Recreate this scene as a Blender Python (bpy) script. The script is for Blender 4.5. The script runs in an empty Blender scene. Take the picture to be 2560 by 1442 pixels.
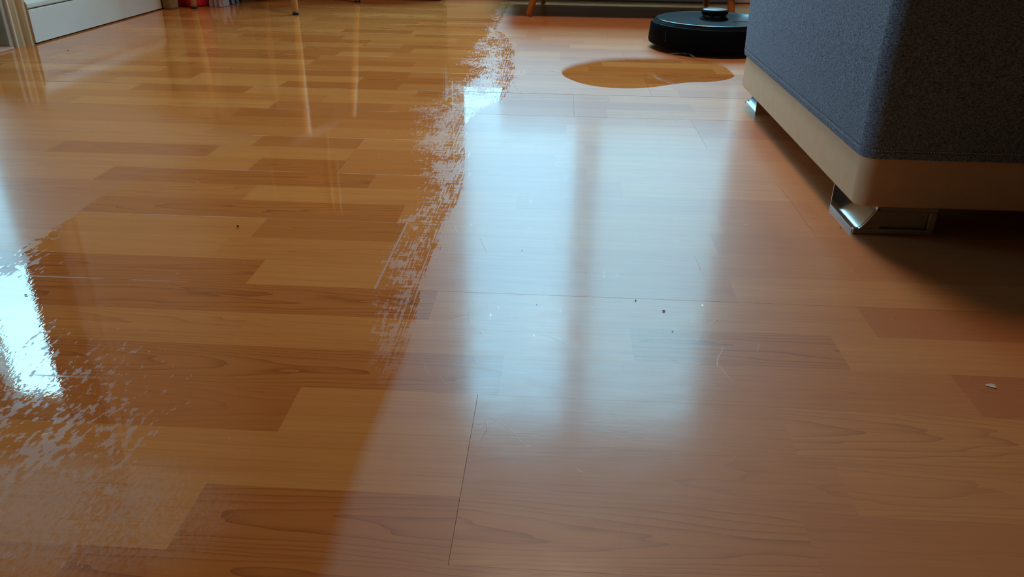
import bpy, bmesh, math, random
from mathutils import Vector, Matrix
random.seed(7)
S = bpy.context.scene
COL = S.collection
PI = math.pi

# ------------------------------------------------------------------ camera
CAM_H = 0.3819
fwd = Vector((-0.04789203, 0.89350521, -0.44649165)).normalized()
rgt = Vector((0.99815955, 0.05945904, 0.011922)).normalized()
up = rgt.cross(fwd).normalized()
rgt = fwd.cross(up).normalized()
cd = bpy.data.cameras.new('camera'); cam = bpy.data.objects.new('camera', cd); COL.objects.link(cam)
M = Matrix((rgt, up, -fwd)).transposed().to_4x4(); M.translation = (0, 0, CAM_H)
cam.matrix_world = M
cd.sensor_width = 36; cd.lens = 36 * 1967.4 / 2560; cd.clip_start = 0.02; cd.clip_end = 200
S.camera = cam

# ------------------------------------------------------------------ colour management
S.view_settings.view_transform = 'Standard'
S.view_settings.look = 'None'
S.view_settings.exposure = 0.0
S.view_settings.gamma = 1.0
S.view_settings.use_curve_mapping = False
S.cycles.max_bounces = 6; S.cycles.diffuse_bounces = 3; S.cycles.glossy_bounces = 3; S.cycles.transparent_max_bounces = 6
S.cycles.use_adaptive_sampling = True; S.cycles.adaptive_threshold = 0.02

# ------------------------------------------------------------------ world: overcast sky over dull ground
w = bpy.data.worlds.new('sky'); S.world = w; w.use_nodes = True
nt = w.node_tree; nt.nodes.clear()
wo = nt.nodes.new('ShaderNodeOutputWorld'); bg = nt.nodes.new('ShaderNodeBackground')
tc = nt.nodes.new('ShaderNodeTexCoord'); sp = nt.nodes.new('ShaderNodeSeparateXYZ')
mr = nt.nodes.new('ShaderNodeMapRange'); cr = nt.nodes.new('ShaderNodeValToRGB')
nt.links.new(tc.outputs['Generated'], sp.inputs[0]); nt.links.new(sp.outputs['Z'], mr.inputs[0])
mr.inputs['From Min'].default_value = -0.1; mr.inputs['From Max'].default_value = 1.0
nt.links.new(mr.outputs[0], cr.inputs[0]); nt.links.new(cr.outputs[0], bg.inputs[0]); nt.links.new(bg.outputs[0], wo.inputs[0])
e = cr.color_ramp.elements
e[0].position = 0.0; e[0].color = (0.05, 0.055, 0.04, 1)
e[1].position = 1.0; e[1].color = (0.38, 0.95, 1.25, 1)      # overcast: brighter towards the zenith
for p_, c_ in ((0.09, (0.06, 0.08, 0.08)), (0.12, (0.09, 0.21, 0.28)), (0.28, (0.082, 0.22, 0.30)), (0.445, (0.145, 0.38, 0.515)), (0.57, (0.30, 0.76, 1.0)), (0.72, (0.36, 0.90, 1.2))):
    a = e.new(p_); a.color = c_ + (1,)
SKY = 24.0
bg.inputs[1].default_value = SKY

# ------------------------------------------------------------------ added soft fill light overhead, no such lamp seen
def area(name, loc, size, sizey, power, color, rot=(0, 0, 0), portal=False):
    l = bpy.data.lights.new(name, 'AREA'); l.shape = 'RECTANGLE'; l.size = size; l.size_y = sizey
    l.energy = power; l.color = color
    if portal: l.cycles.is_portal = True
    o = bpy.data.objects.new(name, l); COL.objects.link(o); o.location = loc; o.rotation_euler = rot
    return o
area('added_fill_light', (0.05, 2.12, 2.36), 0.5, 0.5, 24, (1.0, 0.74, 0.50))

# ------------------------------------------------------------------ node helpers
class NT:
    def __init__(s, name):
        s.m = bpy.data.materials.new(name); s.m.use_nodes = True; s.t = s.m.node_tree; s.t.nodes.clear()
        s.out = s.t.nodes.new('ShaderNodeOutputMaterial')
    def n(s, typ, **kw):
        x = s.t.nodes.new(typ)
        for k, v in kw.items(): setattr(x, k, v)
        return x
    def link(s, a, b): s.t.links.new(a, b)
    def val(s, x, sock):
        if isinstance(x, (int, float)): sock.default_value = x
        elif isinstance(x, (tuple, list)): sock.default_value = tuple(x)
        else: s.link(x, sock)
    def math(s, op, a, b=0.0, c=None, clamp=False):
        x = s.n('ShaderNodeMath', operation=op, use_clamp=clamp); s.val(a, x.inputs[0]); s.val(b, x.inputs[1])
        if c is not None: s.val(c, x.inputs[2])
        return x.outputs[0]
    def mr(s, v, a, b, c=0.0, d=1.0, interp='LINEAR'):
        x = s.n('ShaderNodeMapRange', interpolation_type=interp, clamp=True)
        s.val(v, x.inputs[0]); s.val(a, x.inputs[1]); s.val(b, x.inputs[2]); s.val(c, x.inputs[3]); s.val(d, x.inputs[4])
        return x.outputs[0]
    def mix(s, f, a, b, mode='MIX'):
        x = s.n('ShaderNodeMix', data_type='RGBA', blend_type=mode)
        s.val(f, x.inputs[0]); s.val(a, x.inputs[6]); s.val(b, x.inputs[7]); return x.outputs[2]
    def noise(s, vec, scale, detail=2, rough=0.5, dist=0.0, dim='3D'):
        x = s.n('ShaderNodeTexNoise', noise_dimensions=dim)
        if vec is not None: s.link(vec, x.inputs['Vector'])
        x.inputs['Scale'].default_value = scale; x.inputs['Detail'].default_value = detail
        x.inputs['Roughness'].default_value = rough; x.inputs['Distortion'].default_value = dist
        return x.outputs[0]
    def comb(s, x, y, z=0.0):
        c = s.n('ShaderNodeCombineXYZ'); s.val(x, c.inputs[0]); s.val(y, c.inputs[1]); s.val(z, c.inputs[2]); return c.outputs[0]
    def curve(s, v, pts, lo, hi, xlo, xhi):
        """piecewise curve y(x): pts in real units, returned in real units"""
        u = s.mr(v, xlo, xhi)
        c = s.n('ShaderNodeFloatCurve'); c.inputs[0].default_value = 1.0; s.link(u, c.inputs[1])
        cu = c.mapping.curves[0]
        pts = sorted(pts)
        nrm = [((x - xlo) / (xhi - xlo), (y - lo) / (hi - lo)) for x, y in pts]
        cu.points[0].location = nrm[0]; cu.points[1].location = nrm[-1]
        for q in nrm[1:-1]: cu.points.new(*q)
        c.mapping.update()
        return s.mr(c.outputs[0], 0.0, 1.0, lo, hi)
    def pbsdf(s, color, rough=0.5, metallic=0.0, bump=None, **kw):
        b = s.n('ShaderNodeBsdfPrincipled'); s.val(color, b.inputs['Base Color']); s.val(rough, b.inputs['Roughness'])
        s.val(metallic, b.inputs['Metallic'])
        for k, v in kw.items(): s.val(v, b.inputs[k])
        if bump is not None: s.link(bump, b.inputs['Normal'])
        s.link(b.outputs[0], s.out.inputs[0]); return b
    def bump(s, h, strength=0.3, dist=0.001, nrm=None):
        x = s.n('ShaderNodeBump'); s.val(strength, x.inputs['Strength']); s.val(dist, x.inputs['Distance']); s.link(h, x.inputs['Height'])
        if nrm is not None: s.link(nrm, x.inputs['Normal'])
        return x.outputs[0]
    def objco(s):
        return s.n('ShaderNodeTexCoord').outputs['Object']
    def pos(s):
        return s.n('ShaderNodeNewGeometry').outputs['Position']

def plain(name, col, rough=0.5, metallic=0.0, var=0.06, scale=30, bump=0.1, bdist=0.0004, stretch=(1, 1, 1), **kw):
    g = NT(name); mp = g.n('ShaderNodeMapping'); g.link(g.objco(), mp.inputs[0]); mp.inputs['Scale'].default_value = stretch
    n = g.noise(mp.outputs[0], scale, 4, 0.6)
    c = g.mix(g.mr(n, 0.3, 0.7), tuple(max(0, v * (1 - var)) for v in col) + (1,), tuple(min(1, v * (1 + var)) for v in col) + (1,))
    g.pbsdf(c, rough, metallic, g.bump(n, bump, bdist) if bump else None, **kw)
    return g.m

# ------------------------------------------------------------------ laminate floor material
def floor_material():
    g = NT('laminate_strip')
    P = g.pos(); sx = g.n('ShaderNodeSeparateXYZ'); g.link(P, sx.inputs[0]); X, Y = sx.outputs[0], sx.outputs[1]
    oi = g.n('ShaderNodeObjectInfo'); ocol = oi.outputs['Color']; rnd = oi.outputs['Random']
    sc_ = g.n('ShaderNodeSeparateColor'); g.link(ocol, sc_.inputs[0])
    tone, figure, shift = sc_.outputs[0], sc_.outputs[1], sc_.outputs[2]
    # ---- wood colour: tone 0 dark .. 1 light
    ramp = g.n('ShaderNodeValToRGB'); g.link(tone, ramp.inputs[0]); el = ramp.color_ramp.elements
    el[0].position = 0; el[0].color = DARK + (1,); el[1].position = 1; el[1].color = LIGHT + (1,)
    m_ = el.new(0.5); m_.color = MID + (1,)
    off = g.math('MULTIPLY', rnd, 37.0)
    # fine pore lines along the board
    v1 = g.comb(g.math('MULTIPLY', X, 9.0), g.math('MULTIPLY', Y, 420.0), off)
    fine = g.noise(v1, 1.0, 3, 0.55)
    v2 = g.comb(g.math('MULTIPLY', X, 2.6), g.math('MULTIPLY', Y, 60.0), off)
    broad = g.noise(v2, 1.0, 3, 0.6, 0.4)
    # cathedral figure: distorted parabolic rings
    tx = g.n('ShaderNodeTexCoord').outputs['Object']; so = g.n('ShaderNodeSeparateXYZ'); g.link(tx, so.inputs[0])
    oy = so.outputs[1]
    par = g.math('MULTIPLY', g.math('POWER', g.math('ABSOLUTE', g.math('MULTIPLY', oy, 31.0)), 2.0), 1.5)
    wob = g.math('MULTIPLY', g.noise(g.comb(g.math('MULTIPLY', X, 3.0), g.math('MULTIPLY', Y, 22.0), off), 1.0, 3, 0.5), 2.6)
    ph = g.math('ADD', g.math('ADD', g.math('MULTIPLY', so.outputs[0], g.math('SUBTRACT', g.math('MULTIPLY', shift, 9.0), 4.5)), par), wob)
    ring = g.math('FRACT', g.math('MULTIPLY', ph, 2.6))
    ring = g.math('POWER', ring, 5.0)
    ring = g.math('MULTIPLY', ring, figure)
    c = g.mix(g.math('MULTIPLY', g.mr(broad, 0.35, 0.72), 0.42), ramp.outputs[0], DARK + (1,))
    c = g.mix(g.math('MULTIPLY', g.mr(fine, 0.52, 0.74), 0.30), c, tuple(v * 0.55 for v in DARK) + (1,))
    c = g.mix(g.math('MULTIPLY', ring, 0.92), c, (DARK[0] * .58, DARK[1] * .45, DARK[2] * .4, 1))
    # ---- wetness of the mopped lane
    # right border
    R = g.curve(Y, [(0.3, -.13), (0.45, -.136), (0.6, -.132), (0.84, -.14), (0.98, -.136), (1.05, -.130), (1.2, -.142), (1.45, -.165), (1.56, -.150), (1.66, -.112), (1.8, -.105), (2.1, -.112), (2.35, -.135), (2.6, -.2)], -.3, .1, .3, 2.6)
    sR = g.math('SUBTRACT', R, X)                      # > 0 : inside the lane
    Wd = g.curve(Y, [(0.3, .004), (0.55, .020), (0.64, .05), (0.84, .075), (1.05, .085), (1.3, .11), (1.46, .13), (1.66, .19), (1.87, .19), (2.13, .18), (2.4, .12), (2.6, .06)], 0, .3, .3, 2.6)
    # mop marks: short dashes along both directions
    nA = g.noise(g.comb(g.math('MULTIPLY', X, 290.0), g.math('MULTIPLY', Y, 34.0)), 1.0, 3, 0.62)
    nB = g.noise(g.comb(g.math('MULTIPLY', X, 48.0), g.math('MULTIPLY', Y, 150.0)), 1.0, 3, 0.65)
    nC = g.noise(g.comb(g.math('MULTIPLY', X, 16.0), g.math('MULTIPLY', Y, 7.0)), 1.0, 2, 0.6)
    nn = g.math('ADD', g.math('ADD', g.math('MULTIPLY', nA, 0.42), g.math('MULTIPLY', nB, 0.40)), g.math('MULTIPLY', nC, 0.35))   # mean ~.585
    nG = g.noise(g.comb(g.math('MULTIPLY', X, 620.0), g.math('MULTIPLY', Y, 9.0)), 1.0, 2, 0.5)
    q = g.math('DIVIDE', sR, Wd)
    nn = g.math('ADD', g.math('SUBTRACT', nn, 0.585), g.math('MULTIPLY', g.math('SUBTRACT', nG, .5), g.mr(q, .1, .4, .5, .06)))                       # 0 at border, 1 where it becomes whole
    lev = g.curve(q, [(-.3, -.20), (-.04, -.13), (.02, -.03), (.12, .015), (.3, -.012), (.5, .012), (.75, .07), (1.05, .22), (1.3, .3)], -.3, .3, -.3, 1.3)
    wR = g.mr(g.math('ADD', lev, nn), -0.012, 0.012)
    op = g.curve(q, [(-.3, 1.0), (.35, 1.0), (.7, .72), (1.0, .45), (1.3, .4)], 0, 1, -.3, 1.3)
    wR = g.math('SUBTRACT', 1.0, g.math('MULTIPLY', g.math('SUBTRACT', 1.0, wR), op))
    near = g.mr(sR, -.006, .006)                       # smooth border close to the camera
    farmix = g.mr(Y, .55, .70)
    wR = g.math('ADD', g.math('MULTIPLY', wR, farmix), g.math('MULTIPLY', near, g.math('SUBTRACT', 1.0, farmix)))
    # beyond the lane the floor has dried everywhere except behind Y ~ 2.6 (out of the way)
    # left border
    Lb = g.curve(Y, [(0.2, -1.0), (0.70, -.80), (0.755, -.60), (0.79, -.600), (0.82, -.612), (0.93, -.626), (1.06, -.632), (1.22, -.66), (1.35, -.78), (1.5, -1.15), (1.7, -1.6), (2.2, -1.8)], -1.8, -.4, .2, 2.2)
    sL = g.math('SUBTRACT', X, Lb)
    nD = g.noise(g.comb(g.math('MULTIPLY', X, 130.0), g.math('MULTIPLY', Y, 45.0)), 1.0, 2, 0.6)
    ampL = g.curve(Y, [(0.2, .02), (.76, .05), (.84, .035), (.88, .008), (1.0, .001), (1.3, .0), (2.2, .0)], 0, .25, .2, 2.2)
    wL = g.mr(g.math('ADD', sL, g.math('MULTIPLY', g.math('SUBTRACT', nD, 0.5), g.math('MULTIPLY', ampL, 4.0))), -0.001, g.curve(Y, [(.2, .003), (.96, .003), (1.08, .02), (1.2, .12), (1.5, .3), (2.2, .3)], 0, .4, .2, 2.2))
    # dried flakes and a milky dried area near the lower left
    def blobd(cx, cy, ax, ay, slant=0.0):
        rx = g.math('ADD', g.math('SUBTRACT', X, cx), g.math('MULTIPLY', g.math('SUBTRACT', Y, cy), slant)); ry = g.math('SUBTRACT', Y, cy)
        return g.math('SQRT', g.math('ADD', g.math('POWER', g.math('DIVIDE', rx, ax), 2.0), g.math('POWER', g.math('DIVIDE', ry, ay), 2.0)))
    nF = g.noise(g.comb(g.math('MULTIPLY', X, 30.0), g.math('MULTIPLY', Y, 9.0)), 1.0, 2, 0.5)
    nE = g.noise(g.comb(g.math('MULTIPLY', X, 165.0), g.math('MULTIPLY', Y, 75.0)), 1.0, 4, 0.62)
    ne = g.math('SUBTRACT', g.math('ADD', g.math('MULTIPLY', nE, .85), g.math('MULTIPLY', nF, .35)), .60)
    lv2 = g.mr(blobd(-.395, .475, .075, .12, .25), .3, 2.2, .015, .22)
    wP = g.mr(g.math('ADD', lv2, ne), -0.012, 0.016)
    nH = g.noise(g.comb(g.math('MULTIPLY', X, 330.0), g.math('MULTIPLY', Y, 170.0)), 1.0, 2, 0.7)
    haze = g.math('MULTIPLY', g.mr(blobd(-.325, .395, .105, .060), .45, 1.35, 1.0, 0.0, 'SMOOTHSTEP'), g.mr(g.math('ADD', nH, g.math('MULTIPLY', nF, .5)), .62, .85, .15, .95))
    wP = g.math('MULTIPLY', wP, g.math('SUBTRACT', 1.0, g.math('MULTIPLY', haze, .8)))
    # residue and seam highlights, both painted as pale lines along board joints
    sy_ = g.math('MULTIPLY', g.math('PINGPONG', g.math('ADD', g.math('DIVIDE', g.math('SUBTRACT', Y, Y0_), BW_), 20.0), 0.5), BW_)
    near_edges = g.math('MAXIMUM', g.mr(X, -.36, -.44), g.math('MULTIPLY', g.mr(sR, .26, .20), g.mr(Y, .9, 1.2)))
    jl = g.math('MULTIPLY', g.mr(sy_, .0006, .0016, 1.0, 0.0), g.math('MULTIPLY', near_edges, g.mr(nC, .40, .52)))
    jx = g.math('MULTIPLY', g.mr(g.math('ABSOLUTE', g.math('ADD', X, .1887)), .0007, .0014, 1.0, 0.0), g.math('MULTIPLY', g.math('GREATER_THAN', Y, Y0_ + BW_), g.math('LESS_THAN', Y, Y0_ + 2 * BW_)))
    wP = g.math('MULTIPLY', wP, g.math('SUBTRACT', 1.0, g.math('MAXIMUM', jl, jx)))
    # faint dried film here and there within the whole lane
    wet = g.math('MULTIPLY', g.math('MULTIPLY', wR, wL), wP)
    # puddle by the robot
    lo = g.curve(X, [(0.0, 1.995), (.007, 1.962), (.015, 1.903), (.034, 1.859), (.061, 1.819), (.096, 1.794), (.149, 1.783), (.203, 1.798), (.262, 1.838), (.302, 1.864), (.359, 1.880), (.402, 1.912), (.424, 1.95), (.43, 1.995)], 1.7, 2.2, 0.0, .43)
    hi = g.curve(X, [(0.0, 1.93), (.007, 1.972), (.015, 2.016), (.035, 2.066), (.067, 2.108), (.11, 2.15), (.217, 2.19), (.322, 2.19), (.408, 2.14), (.428, 2.03), (.43, 1.93)], 1.7, 2.2, 0.0, .43)
    pd = g.math('MULTIPLY', g.mr(g.math('SUBTRACT', Y, lo), -.001, .001), g.mr(g.math('SUBTRACT', hi, Y), -.001, .06))
    pd = g.math('MULTIPLY', pd, g.mr(X, .003, .006)); pd = g.math('MULTIPLY', pd, g.mr(X, .4275, .4245))
    wet = g.math('MAXIMUM', wet, pd)
    # the lane continues behind
    wet = g.math('MINIMUM', wet, 1.0)
    # dried detergent veil; window sheen on the dry spots is painted in too
    c = g.mix(g.math('MULTIPLY', g.math('SUBTRACT', 1.0, wP), .26), c, (0.60, 0.54, 0.56, 1))
    veil = g.math('MULTIPLY', g.math('SUBTRACT', 1.0, wet), VEIL)
    c = g.mix(veil, c, (0.50, 0.38, 0.33, 1))
    # ---- fine relief
    relief = g.noise(g.comb(g.math('MULTIPLY', X, 60.0), g.math('MULTIPLY', Y, 520.0), off), 1.0, 2, 0.5)
    blotch = g.noise(g.comb(g.math('MULTIPLY', X, 24.0), g.math('MULTIPLY', Y, 60.0)), 1.0, 1, 0.6)
    dry = g.math('SUBTRACT', 1.0, wet)
    # hair-fine scratches
    vo = g.n('ShaderNodeTexVoronoi', feature='DISTANCE_TO_EDGE'); vo.inputs['Scale'].default_value = 9.0
    g.link(g.comb(g.math('ADD', X, g.math('MULTIPLY', nC, .10)), g.math('MULTIPLY', g.math('ADD', Y, g.math('MULTIPLY', nF, .06)), .6)), vo.inputs['Vector'])
    scr = g.math('MULTIPLY', g.mr(vo.outputs['Distance'], 0.0, .0035, 1.0, 0.0), g.mr(g.noise(P, 14.0, 2), .51, .57))
    hgt = g.math('ADD', g.math('MULTIPLY', relief, 0.5), g.math('MULTIPLY', scr, .5))
    nb = g.bump(hgt, g.math('MULTIPLY', dry, 0.25), 0.00025)
    # wet film edge + dimples near the window strip at left
    rip = g.noise(g.comb(g.math('MULTIPLY', X, 300.0), g.math('MULTIPLY', Y, 160.0)), 1.0, 2, .5)
    cn = g.bump(rip, g.math('MULTIPLY', wet, g.mr(X, -.30, -.50, 0.0, 0.13)), 0.0004)
    crough = g.math('ADD', g.math('MULTIPLY', wet, 0.015), g.math('MULTIPLY', dry, g.mr(blotch, .3, .7, .118, .175)))
    brough = g.math('ADD', g.math('MULTIPLY', wet, 0.38), g.math('MULTIPLY', dry, .46))
    b = g.pbsdf(c, brough, 0.0, nb, **{'Coat Weight': g.math('ADD', wet, g.math('MULTIPLY', dry, COATDRY)), 'Coat Roughness': crough, 'Coat IOR': 1.62, 'IOR': 1.45})
    g.link(g.math('MULTIPLY', dry, .36), b.inputs['Specular IOR Level'])
    mixn = g.n('ShaderNodeMix', data_type='VECTOR'); g.link(dry, mixn.inputs[0]); g.link(cn, mixn.inputs[4]); g.link(nb, mixn.inputs[5])
    g.link(mixn.outputs[1], b.inputs['Coat Normal'])
    return g.m
Y0_, BW_ = 0.5593, 0.192
DARK = (0.53, 0.158, 0.035)
MID = (0.63, 0.215, 0.052)
LIGHT = (0.70, 0.270, 0.072)
VEIL = 0.11
COATDRY = 0.31
M_STRIP = floor_material()
M_CORE = plain('fibreboard_core', (0.30, 0.15, 0.07), 0.8)
M_CEIL = plain('ceiling_paint', (0.42, 0.40, 0.36), 0.9)
M_WALL = plain('cream_wall_paint', (0.52, 0.42, 0.28), 0.85)
M_WALLD = plain('brown_wall_paint', (0.06, 0.045, 0.035), 0.9)
M_WHITE = plain('white_gloss_paint', (0.66, 0.66, 0.62), 0.35, var=0.03, scale=12)
M_CREAM = plain('yellowed_gloss_paint', (0.50, 0.38, 0.22), 0.4, var=0.2, scale=22, stretch=(1, 1, .2))
M_JAMB = plain('grey_door_lining_paint', (0.34, 0.30, 0.25), 0.45, var=0.12, scale=16)
M_TILE = plain('grey_hall_floor', (0.30, 0.29, 0.27), 0.5)
M_BEECH = plain('beech_wood', (0.62, 0.36, 0.14), 0.4, var=0.15, scale=40, stretch=(1, 1, .1))
M_ORANGE = plain('orange_brown_wood', (0.45, 0.16, 0.035), 0.35, var=0.18, scale=40, stretch=(1, 1, .1))
M_BLACKR = plain('black_rubber', (0.012, 0.012, 0.014), 0.5)
M_DARKW = plain('dark_brown_furniture_wood', (0.05, 0.024, 0.016), 0.45, var=0.2, scale=20)
M_RED = plain('red_fabric', (0.70, 0.014, 0.03), 0.75, var=0.25, scale=18, bump=0.4, bdist=0.003)
M_PINK = plain('pale_pink_cloth', (0.55, 0.33, 0.32), 0.85, var=0.2, scale=14, bump=0.3, bdist=0.003)
M_NAVY = plain('dark_plum_cloth', (0.02, 0.012, 0.03), 0.85, var=0.3, scale=14, bump=0.3, bdist=0.003)
M_OLIVE = plain('olive_beige_cloth', (0.30, 0.22, 0.10), 0.85, var=0.15, scale=30)
M_CHROME = plain('brushed_chrome', (0.62, 0.62, 0.60), 0.22, metallic=1.0, var=0.04, scale=60, stretch=(1, .1, 1), bump=0.05)
M_BLKPL = plain('black_shell_plastic', (0.005, 0.006, 0.008), 0.6, var=0.0, bump=0.0, **{'IOR': 1.12, 'Specular IOR Level': 0.3})
M_BLKGL = plain('black_gloss_lid', (0.010, 0.010, 0.012), 0.24, var=0.0, bump=0.0)
M_DKPL = plain('dark_grey_plastic', (0.02, 0.02, 0.023), 0.45, var=0.0, bump=0.0)
M_LIGHTPL = plain('grey_bristle', (0.20, 0.17, 0.17), 0.6)
M_CRUMB = plain('dark_crumb', (0.02, 0.018, 0.02), 0.8)
M_FLAKE = plain('plaster_flake', (0.62, 0.55, 0.45), 0.8)
M_BEIGEL = plain('cream_upholstery_band', (0.78, 0.57, 0.37), 0.55, var=0.04, scale=40, bump=0.25, bdist=0.0006)
M_THREAD = plain('white_thread', (0.75, 0.75, 0.72), 0.6)
M_PINKW = plain('pinkish_threshold_wood', (0.50, 0.27, 0.18), 0.35, var=0.1, stretch=(.1, 1, 1))

def glass(name, tint, gloss=0.06):
    g = NT(name); t = g.n('ShaderNodeBsdfTransparent'); t.inputs[0].default_value = tint + (1,)
    gl = g.n('ShaderNodeBsdfGlossy'); gl.inputs['Roughness'].default_value = 0.02
    mx = g.n('ShaderNodeMixShader'); mx.inputs[0].default_value = gloss
    g.link(t.outputs[0], mx.inputs[1]); g.link(gl.outputs[0], mx.inputs[2]); g.link(mx.outputs[0], g.out.inputs[0]); return g.m
M_GLASS1 = glass('window_glass', (0.86, 0.90, 0.92))
M_GLASS1B = glass('window_glass_duller', (0.74, 0.76, 0.76))
M_GLASS2 = glass('clear_glass', (0.96, 0.98, 0.98))

def fabric_material():
    g = NT('slate_blue_melange_fabric'); co = g.objco(); sx = g.n('ShaderNodeSeparateXYZ'); g.link(co, sx.inputs[0])
    a = g.math('ADD', sx.outputs[0], sx.outputs[1])
    v = g.comb(g.math('MULTIPLY', sx.outputs[0], 260.0), g.math('MULTIPLY', sx.outputs[1], 260.0), g.math('MULTIPLY', sx.outputs[2], 1000.0))
    h = g.noise(v, 1.0, 3, .65)
    v2 = g.comb(g.math('MULTIPLY', sx.outputs[0], 900.0), g.math('MULTIPLY', sx.outputs[1], 900.0), g.math('MULTIPLY', sx.outputs[2], 260.0))
    k = g.noise(v2, 1.0, 2, .6)
    s_ = g.math('ADD', g.math('MULTIPLY', h, .6), g.math('MULTIPLY', k, .4))
    c = g.mix(g.mr(s_, .38, .66), (0.042, 0.062, 0.110, 1), (0.34, 0.47, 0.68, 1))
    slub = g.mr(g.noise(g.comb(g.math('MULTIPLY', sx.outputs[0], 130.0), g.math('MULTIPLY', sx.outputs[1], 130.0), g.math('MULTIPLY', sx.outputs[2], 520.0)), 1.0, 1, .5), .74, .80)
    c = g.mix(g.math('MULTIPLY', slub, .5), c, (0.6, 0.6, 0.62, 1))
    g.pbsdf(c, 0.9, 0.0, g.bump(s_, 0.5, 0.0008)); return g.m
M_FABRIC = fabric_material()

# ------------------------------------------------------------------ mesh helpers
def link(name, me, mat=None, parent=None, loc=None, rot=None, smooth=False):
    o = bpy.data.objects.new(name, me); COL.objects.link(o)
    if mat and not me.materials: me.materials.append(mat)
    if parent: o.parent = parent
    if loc is not None: o.location = loc
    if rot is not None: o.rotation_euler = rot
    if smooth:
        for p in me.polygons: p.use_smooth = True
    return o
def bobj(name, bm, mat, parent=None, smooth=False, **kw):
    me = bpy.data.meshes.new(name); bmesh.ops.recalc_face_normals(bm, faces=bm.faces[:]); bm.to_mesh(me); bm.free()
    return link(name, me, mat, parent, smooth=smooth, **kw)
def add_box(bm, x0, x1, y0, y1, z0, z1, bev=0.0, seg=2):
    v = [bm.verts.new((x, y, z)) for x in (x0, x1) for y in (y0, y1) for z in (z0, z1)]
    f = [bm.faces.new([v[i] for i in q]) for q in ((0, 1, 3, 2), (4, 6, 7, 5), (0, 4, 5, 1), (2, 3, 7, 6), (0, 2, 6, 4), (1, 5, 7, 3))]
    if bev > 0:
        es = list({e for q in f for e in q.edges}); bmesh.ops.bevel(bm, geom=es, offset=bev, segments=seg, profile=0.5, affect='EDGES')
def box(name, x0, x1, y0, y1, z0, z1, mat, parent=None, bev=0.0, **kw):
    bm = bmesh.new(); add_box(bm, x0, x1, y0, y1, z0, z1, bev); return bobj(name, bm, mat, parent, **kw)
def lathe(name, prof, mat, parent=None, n=48, loc=(0, 0, 0), smooth=True, a0=0.0, a1=2 * PI, cap=True):
    bm = bmesh.new(); rings = []
    full = abs(a1 - a0 - 2 * PI) < 1e-6
    cnt = n if full else n + 1
    for r_, z in prof:
        rings.append([bm.verts.new((r_ * math.cos(a0 + (a1 - a0) * i / n), r_ * math.sin(a0 + (a1 - a0) * i / n), z)) for i in range(cnt)])
    for k in range(len(rings) - 1):
        for i in range(n):
            j = (i + 1) % cnt
            bm.faces.new((rings[k][i], rings[k][j], rings[k + 1][j], rings[k + 1][i]))
    if full and cap:
        for rr in (rings[0], rings[-1]): bm.faces.new(rr)
    o = bobj(name, bm, mat, parent, smooth=smooth, loc=loc)
    return o
def tube(name, p0, p1, r0, r1, mat, parent=None, n=20):
    p0, p1 = Vector(p0), Vector(p1); d = (p1 - p0).normalized()
    s = d.orthogonal().normalized(); t = d.cross(s); bm = bmesh.new(); rings = []
    L = (p1 - p0).length
    prof = [(0, r0 * .8), (min(.002, L * .1), r0), (L - min(.002, L * .1), r1), (L, r1 * .8)]
    for h, r_ in prof:
        rings.append([bm.verts.new(p0 + d * h + (s * math.cos(2 * PI * i / n) + t * math.sin(2 * PI * i / n)) * r_) for i in range(n)])
    for k in range(3):
        for i in range(n): bm.faces.new((rings[k][i], rings[k][(i + 1) % n], rings[k + 1][(i + 1) % n], rings[k + 1][i]))
    bm.faces.new(rings[0]); bm.faces.new(rings[-1])
    return bobj(name, bm, mat, parent, smooth=True)
def thing(name, label, cat, loc=(0, 0, 0), rotz=0.0, group=None):
    o = bpy.data.objects.new(name, None); COL.objects.link(o); o.location = loc; o.rotation_euler = (0, 0, rotz)
    o.empty_display_size = 0.05; o['label'] = label; o['category'] = cat
    if group: o['group'] = group
    return o
def tag(o, label, cat, group=None):
    o['label'] = label; o['category'] = cat
    if group: o['group'] = group
    return o
def struct(o, label=None, cat=None):
    o['kind'] = 'structure'
    if label: o['label'] = label
    if cat: o['category'] = cat
    return o
def shade_auto(o, ang=35):
    me = o.data
    for p in me.polygons: p.use_smooth = True
    bm = bmesh.new(); bm.from_mesh(me)
    for e_ in bm.edges:
        if len(e_.link_faces) == 2 and e_.calc_face_angle(0) > math.radians(ang): e_.smooth = False
    bm.to_mesh(me); bm.free(); return o

# ------------------------------------------------------------------ the room
XL, XR, YF, YB, ZC = -1.46, 2.6, 3.45, -2.2, 2.5
floor = struct(box('floor', XL - .14, XR, YB, YF, -.05, -.0105, M_CORE), 'glossy orange beech-look laminate floor, mopped wet lane at left and dried dull area at right', 'floor')
BW, BL, Y0 = 0.192, 1.285, 0.5593
GAP = 0.0003
TONE = {'D': .08, 'd': .30, 'M': .55, 'L': .92, 'l': .78}
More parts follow.
